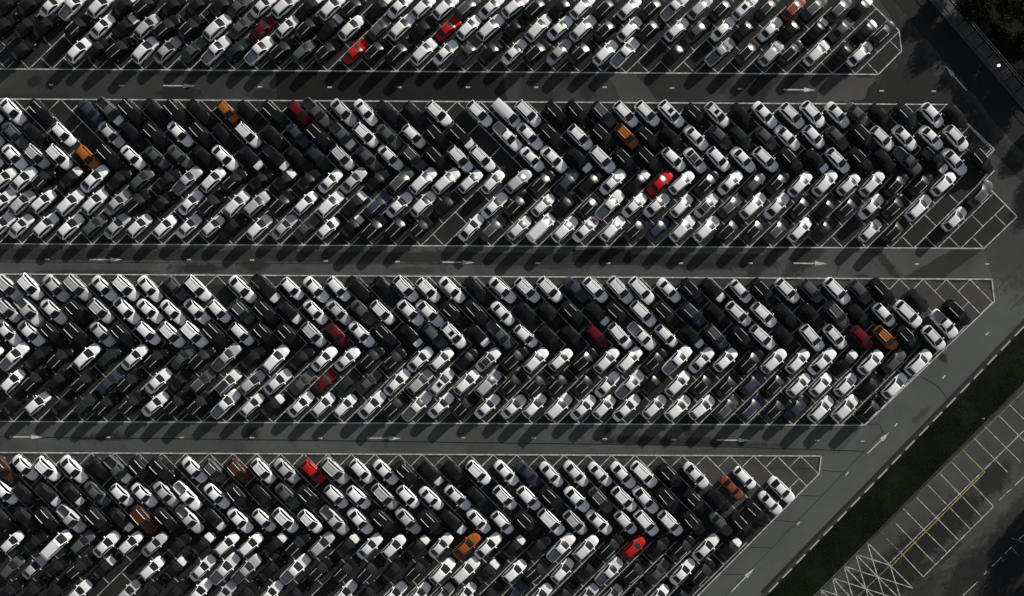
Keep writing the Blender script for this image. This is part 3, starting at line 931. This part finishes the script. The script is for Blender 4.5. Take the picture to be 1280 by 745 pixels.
for k in range(16000):
    i, j = rnd.random(), rnd.uniform(0.02, 0.98)
    q = v0.lerp(v1, i).lerp(w0.lerp(w1, i), j)
    z = 0.06 + math.sin(math.pi * j) * 0.08
    h = rnd.uniform(.03, .10)
    a = rnd.uniform(0, math.tau)
    wd = rnd.uniform(.02, .05)
    lx, ly = rnd.uniform(-.12, .12), rnd.uniform(-.12, .12)
    gb.add([(q.x - wd * math.cos(a), q.y - wd * math.sin(a), z - .03), (q.x + wd * math.cos(a), q.y + wd * math.sin(a), z - .03), (q.x + lx, q.y + ly, z + h)], [(0, 1, 2)])
go = link("verge_grass", gb.mesh("verge_grass", [M["grass"]]))
go["kind"] = "stuff"
go["label"] = "short dark grass on the diagonal verge"

kerb = bpy.data.objects.new("verge_kerb", None)
col.objects.link(kerb)
structure(kerb)
LW, LD = 17.0 / PPM, kd.length - 17.0 / PPM
def stone(L, mat):
    s = MB()
    e = 0.02
    s.add([(0, -.10, 0), (L, -.10, 0), (L, .10, 0), (0, .10, 0), (e, -.085, .10), (L - e, -.085, .10), (L - e, .085, .10), (e, .085, .10)],
          [(4, 5, 6, 7), (0, 1, 5, 4), (1, 2, 6, 5), (2, 3, 7, 6), (3, 0, 4, 7)])
    return s.mesh("kerb_stone", [mat])
sw, sd = stone(LW, M["kerb_white"]), stone(LD - 0.02, M["kerb_dark"])
for k in range(-2, 20):
    q = KA + kd * k - ku * LW / 2
    for me, off in ((sw, 0), (sd, LW + 0.01)):
        o = link("kerb_stone", me, kerb, (q.x + ku.x * off, q.y + ku.y * off, 0.004))
        o.rotation_euler = (0, 0, math.atan2(ku.y, ku.x) + rnd.uniform(-.004, .004))

# small white marker post on the verge
pm = MB()
pm.tube((0, 0, 0), (0, 0, .75), .05, .045, 8)
pm.tube((0, 0, .75), (0, 0, .82), .10, .07, 8)
q = G(1226, 522.5)
thing(link("marker_post", pm.mesh("marker_post", [M["kerb_white"]], True), None, (q[0], q[1], .05)), "small white marker post on the grass verge near the fence", "post")

# ------------------------------------------------------------------ lower right parking area and its fence
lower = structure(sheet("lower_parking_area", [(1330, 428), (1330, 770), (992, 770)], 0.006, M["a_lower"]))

def ln(a, b, mat="line", w=0.13, z=0.017):
    return stripe("bay_line", a, b, w, z, M[mat], lower)

ln((1112, 704), (1290, 528), "line", 0.14)                                   # middle line
ln((1154, 721), (1242, 633), "line", 0.13, .018)                              # outer edge
for a, b in (((1249, 625), (1256, 618.5)), ((1258, 616), (1264.5, 611)), ((1268, 607), (1284, 592))):
    ln(a, b)
for a, b in (((1126, 691), (1154, 721)), ((1120, 654.6), (1170, 705.6)), ((1129, 636), (1184, 691)), ((1145, 621), (1199, 676)), ((1159.6, 606), (1213.7, 662)),
             ((1174, 591), (1228, 647)), ((1189, 577), (1242, 633)), ((1217, 547), (1259, 590)), ((1231, 533), (1276, 578)), ((1249, 520), (1284, 555)), ((1262, 506), (1290, 534))):
    ln(a, b, "line", 0.12, .019)
for k in range(4):
    ln((1108 + k * 5.2, 673 + k * 5.2), (1111.5 + k * 5.2, 676.5 + k * 5.2), "line_faint")
ln((1201.5, 561), (1231, 590), "yellow", 0.15, .021)
ln((1231, 590), (1113.8, 708), "yellow", 0.15, .021)
ln((1150, 615), (1285, 484), "line_faint", 0.09)
# cross hatched no parking area
N = [(1084 - 14.5 * k, 678 + 14.75 * k) for k in range(-0, 8)]
Mm = [(1112.5 - 15.2 * k, 706.5 + 14.7 * k) for k in range(0, 6)]
Pp = [(1141 - 15.2 * k, 735 + 14.7 * k) for k in range(0, 3)]
for k in range(len(Mm)):
    ln(N[k], Mm[k], "line", .14, .018)
    if k + 1 < len(Mm):
        ln(N[k], Mm[k + 1], "line", .14, .020)
        ln(N[k + 1], Mm[k], "line", .14, .022)
        ln(Mm[k], Mm[k + 1], "line_faint", .12, .016)
for k in range(len(Pp)):
    ln(Mm[k], Pp[k], "line", .14, .018)
    ln(Mm[k], (Mm[k][0] + 14, Mm[k][1] + 44), "line", .14, .020)
    ln(Mm[k + 1], (Mm[k + 1][0] + 44, Mm[k + 1][1] + 14), "line", .14, .022)
ln(N[0], N[6], "line_faint", .1, .016)
# far row of bays, broken markings
ln((1204, 744), (1222, 727)); ln((1230, 718), (1234, 714)); ln((1240, 708), (1252, 696)); ln((1256, 692), (1264, 684)); ln((1272, 676), (1284, 664))
for a, b in (((1232, 713), (1237, 717)), ((1251, 697), (1254, 701)), ((1264, 684), (1274, 695)), ((1263, 672), (1282, 679))):
    ln(a, b, "line_faint", .1, .019)

M["galv"] = plain("galvanised_steel", (0.14, 0.145, 0.145), 0.5, 0.5, 0.4)
fence = bpy.data.objects.new("wire_fence", None)
col.objects.link(fence)
fa, fb = Vector(G(1290, 470)), Vector(G(1004, 759))
fence.location = fa
thing(fence, "low wire fence with thin posts between the verge and the lower parking area", "fence")
fd = (fb - fa)
FL = fd.length
fence.rotation_euler = (0, 0, math.atan2(fd.y, fd.x))
pmb = MB()
pmb.tube((0, 0, 0), (0, 0, 1.25), .04, .04, 6)
pmb.tube((0, 0, 1.25), (0, .28, 1.5), .035, .03, 6)
pme = pmb.mesh("fence_post", [M["galv"]])
k = 0
x = 0.6
while x < FL:
    link("post", pme, fence, (x, 0, 0))
    x += 2.57
for z in (.25, .55, .85, 1.18):
    r = MB()
    r.tube((0, 0.05, z), (FL, 0.05, z), .012, .012, 4)
    link("wire", r.mesh("fence_wire", [M["galv"]]), fence)

# ------------------------------------------------------------------ paved walk with railing, top right
M["slab"] = plain("concrete_slab", (0.060, 0.066, 0.068), 0.9, 0, 0.3, 0.35, 0.8)
M["kerbstone"] = plain("kerb_concrete", (0.050, 0.052, 0.052), 0.9, 0, 0.3, 0.3, 1.0)
walk = bpy.data.objects.new("pavement", None)
col.objects.link(walk)
structure(walk)
wa, wb_ = Vector(G(1158, -10)), Vector(G(1296, 151))
wdv = wb_ - wa
WL = wdv.length
walk.location = wa
walk.rotation_euler = (0, 0, math.atan2(wdv.y, wdv.x))
sl = MB()
e = .03
Ls, Ws = 2.20, 1.75
sl.add([(0, 0, 0), (Ls, 0, 0), (Ls, Ws, 0), (0, Ws, 0), (e, e, .15), (Ls - e, e, .15), (Ls - e, Ws - e, .15), (e, Ws - e, .15)],
       [(4, 5, 6, 7), (0, 1, 5, 4), (1, 2, 6, 5), (2, 3, 7, 6), (3, 0, 4, 7)])
slm = sl.mesh("paving_slab", [M["slab"]])
kb = MB()
kb.add([(0, -.45, 0), (Ls - .02, -.45, 0), (Ls - .02, -.06, 0), (0, -.06, 0), (.02, -.42, .13), (Ls - .04, -.42, .13), (Ls - .04, -.08, .13), (.02, -.08, .13)],
       [(4, 5, 6, 7), (0, 1, 5, 4), (1, 2, 6, 5), (2, 3, 7, 6), (3, 0, 4, 7)])
kbm = kb.mesh("kerb_stone", [M["kerbstone"]])
x = -2.0
while x < WL + 2:
    link("paving_slab", slm, walk, (x, 0, rnd.uniform(-.01, .01)))
    link("kerb_stone", kbm, walk, (x, 0, rnd.uniform(-.005, .005)))
    x += Ls + 0.10
rail = bpy.data.objects.new("railing", None)
col.objects.link(rail)
rail.location = wa
rail.rotation_euler = walk.rotation_euler
thing(rail, "thin steel railing along the paved walk beside the trees", "railing")
M["rail_steel"] = plain("railing_steel", (0.30, 0.31, 0.31), 0.45, 0.5)
rp = MB()
rp.tube((0, 0, 0), (0, 0, 1.02), .035, .035, 6)
rpm = rp.mesh("railing_post", [M["rail_steel"]])
x = -1.9
while x < WL + 2:
    link("post", rpm, rail, (x, Ws + .08, 0))
    x += Ls + .10
for z in (.5, 1.0):
    r = MB()
    r.tube((-2.2, Ws + .08, z), (WL + 2.2, Ws + .08, z), .03, .03, 6)
    link("rail", r.mesh("railing_bar", [M["rail_steel"]]), rail)

# bollard lamp, lit
bl = bpy.data.objects.new("bollard_lamp", None)
col.objects.link(bl)
q = G(1240.5, 87.5)
bl.location = (q[0] + .25, q[1] + .35, 0)
thing(bl, "small lit globe lamp on a short post beside the paved walk", "lamp")
bp = MB()
bp.tube((0, 0, 0), (0, 0, 1.0), .06, .05, 8)
bp.tube((0, 0, .98), (0, 0, 1.06), .11, .10, 8)
link("post", bp.mesh("lamp_post", [M["rail_steel"]]), bl)
gl, nt, b = new_mat("lamp_globe_lit")
b.inputs["Base Color"].default_value = (.8, .8, .75, 1)
b.inputs["Emission Color"].default_value = (1.0, .97, .85, 1)
b.inputs["Emission Strength"].default_value = 0.7
import bmesh
bm = bmesh.new()
bmesh.ops.create_icosphere(bm, subdivisions=2, radius=.24, matrix=__import__("mathutils").Matrix.Translation((0, 0, 1.24)))
me = bpy.data.meshes.new("lamp_globe")
bm.to_mesh(me); bm.free()
me.materials.append(gl)
me.polygons.foreach_set("use_smooth", [True] * len(me.polygons))
link("globe", me, bl)

# ------------------------------------------------------------------ trees
M["bark"] = plain("bark", (0.05, 0.042, 0.035), 0.9, 0, 0.2, 0.4, 4)
lf, nt, b = new_mat("tree_leaf")
oi = nt.nodes.new("ShaderNodeObjectInfo")
c1 = mixc(nt, oi.outputs["Random"], (0.005, 0.0085, 0.0025), (0.009, 0.009, 0.0035))
c2 = mixc(nt, 1.0, c1, ramp(nt, noise(nt, 1.6, 3, .6, geo_pos(nt)), [(0.3, 0.55), (0.7, 1.35)]), 'MULTIPLY')
nt.links.new(c2, b.inputs["Base Color"])
b.inputs["Roughness"].default_value = 0.85
b.inputs["Specular IOR Level"].default_value = 0.06
M["leaf"] = lf
M["litter"] = plain("tree_bed_soil", (0.008, 0.009, 0.005), 0.95, 0, 0.1, 0.5, 1.0)
structure(sheet("planting_bed", [(1172, -12), (1182, -30), (1420, -60), (1420, 300), (1300, 165)], 0.05, M["litter"]))


def tree_meshes(seed, H, R):
    r = random.Random(seed)
    tk = MB()
    tk.tube((0, 0, 0), (0.05, 0.03, H * .55), .16, .09, 8)
    blobs = []
    for i in range(9):
        a = i * 2.4 + r.uniform(-.4, .4)
        rad = R * r.uniform(.25, .75)
        z = H * r.uniform(.45, .85)
        e_ = (math.cos(a) * rad, math.sin(a) * rad, z)
        tk.tube((0.03, 0.02, H * r.uniform(.25, .5)), e_, .06, .02, 5)
        blobs.append((Vector(e_), R * r.uniform(.32, .5)))
    blobs.append((Vector((0, 0, H * .85)), R * .5))
    lv = MB()
    for k in range(3600):
        c, br = r.choice(blobs)
        d = Vector((r.gauss(0, 1), r.gauss(0, 1), r.gauss(0, .8))).normalized()
        p = c + d * br * (r.random() ** .35)
        n = (d + Vector((r.gauss(0, .5), r.gauss(0, .5), r.gauss(0, .5) + .3))).normalized()
        a = n.orthogonal().normalized()
        b_ = n.cross(a)
        t = r.uniform(0, math.tau)
        u = a * math.cos(t) + b_ * math.sin(t)
        w = n.cross(u)
        l, h = r.uniform(.10, .22), r.uniform(.06, .12)
        lv.add([tuple(p - u * l), tuple(p + w * h), tuple(p + u * l), tuple(p - w * h)], [(0, 1, 2, 3)])
    return tk.mesh("tree_trunk", [M["bark"]], True), lv.mesh("tree_crown", [M["leaf"]])


TREES = [tree_meshes(1, 4.6, 2.6), tree_meshes(2, 5.2, 2.9), tree_meshes(3, 4.0, 2.3)]
spots = [(1192, -14, 0, "leafy dark tree where the paved walk leaves the picture at the top"),
         (1214, 12, 1, "dark tree next to the railing, between the picture top and the lit lamp"),
         (1240, 42, 2, "small dark tree next to the railing just above the lit lamp"),
         (1238, -12, 0, "dark tree cut by the top edge, second row behind the railing"),
         (1262, 14, 1, "broad dark tree in the top right corner behind the railing"),
         (1270, 62, 0, "dark tree at the right edge, level with the lit lamp"),
         (1288, 98, 1, "dark tree at the right edge below the lit lamp"),
         (1290, 30, 2, "dark tree cut by the right edge near the top corner"),
         (1318, 150, 0, "dark tree just past the right edge beside the access road"),
         (1335, 200, 1, "dark tree past the right edge above the access road bend"),
         (1312, 64, 1, "dark tree past the right edge behind the lit lamp"),
         (1322, 648, 1, "dark tree past the right edge beside the lower parking area"),
         (1318, 700, 0, "dark tree past the right edge near the lower right corner"),
         (1340, 600, 2, "dark tree past the right edge above the broken bay markings"),
         (1312, 742, 2, "dark tree at the lower right corner of the lower parking area")]
for x, y, k, lab in spots:
    q = G(x, y)
    t = bpy.data.objects.new("broadleaf_tree", None)
    col.objects.link(t)
    t.location = (q[0], q[1], 0.03)
    t.rotation_euler = (0, 0, rnd.uniform(0, 6))
    s_ = rnd.uniform(.9, 1.15)
    t.scale = (s_, s_, s_ * (rnd.uniform(.60, .70) if y < 300 else rnd.uniform(.8, .95)))
    thing(t, lab, "tree", "trees along the right side")
    link("trunk", TREES[k][0], t)
    link("crown", TREES[k][1], t)
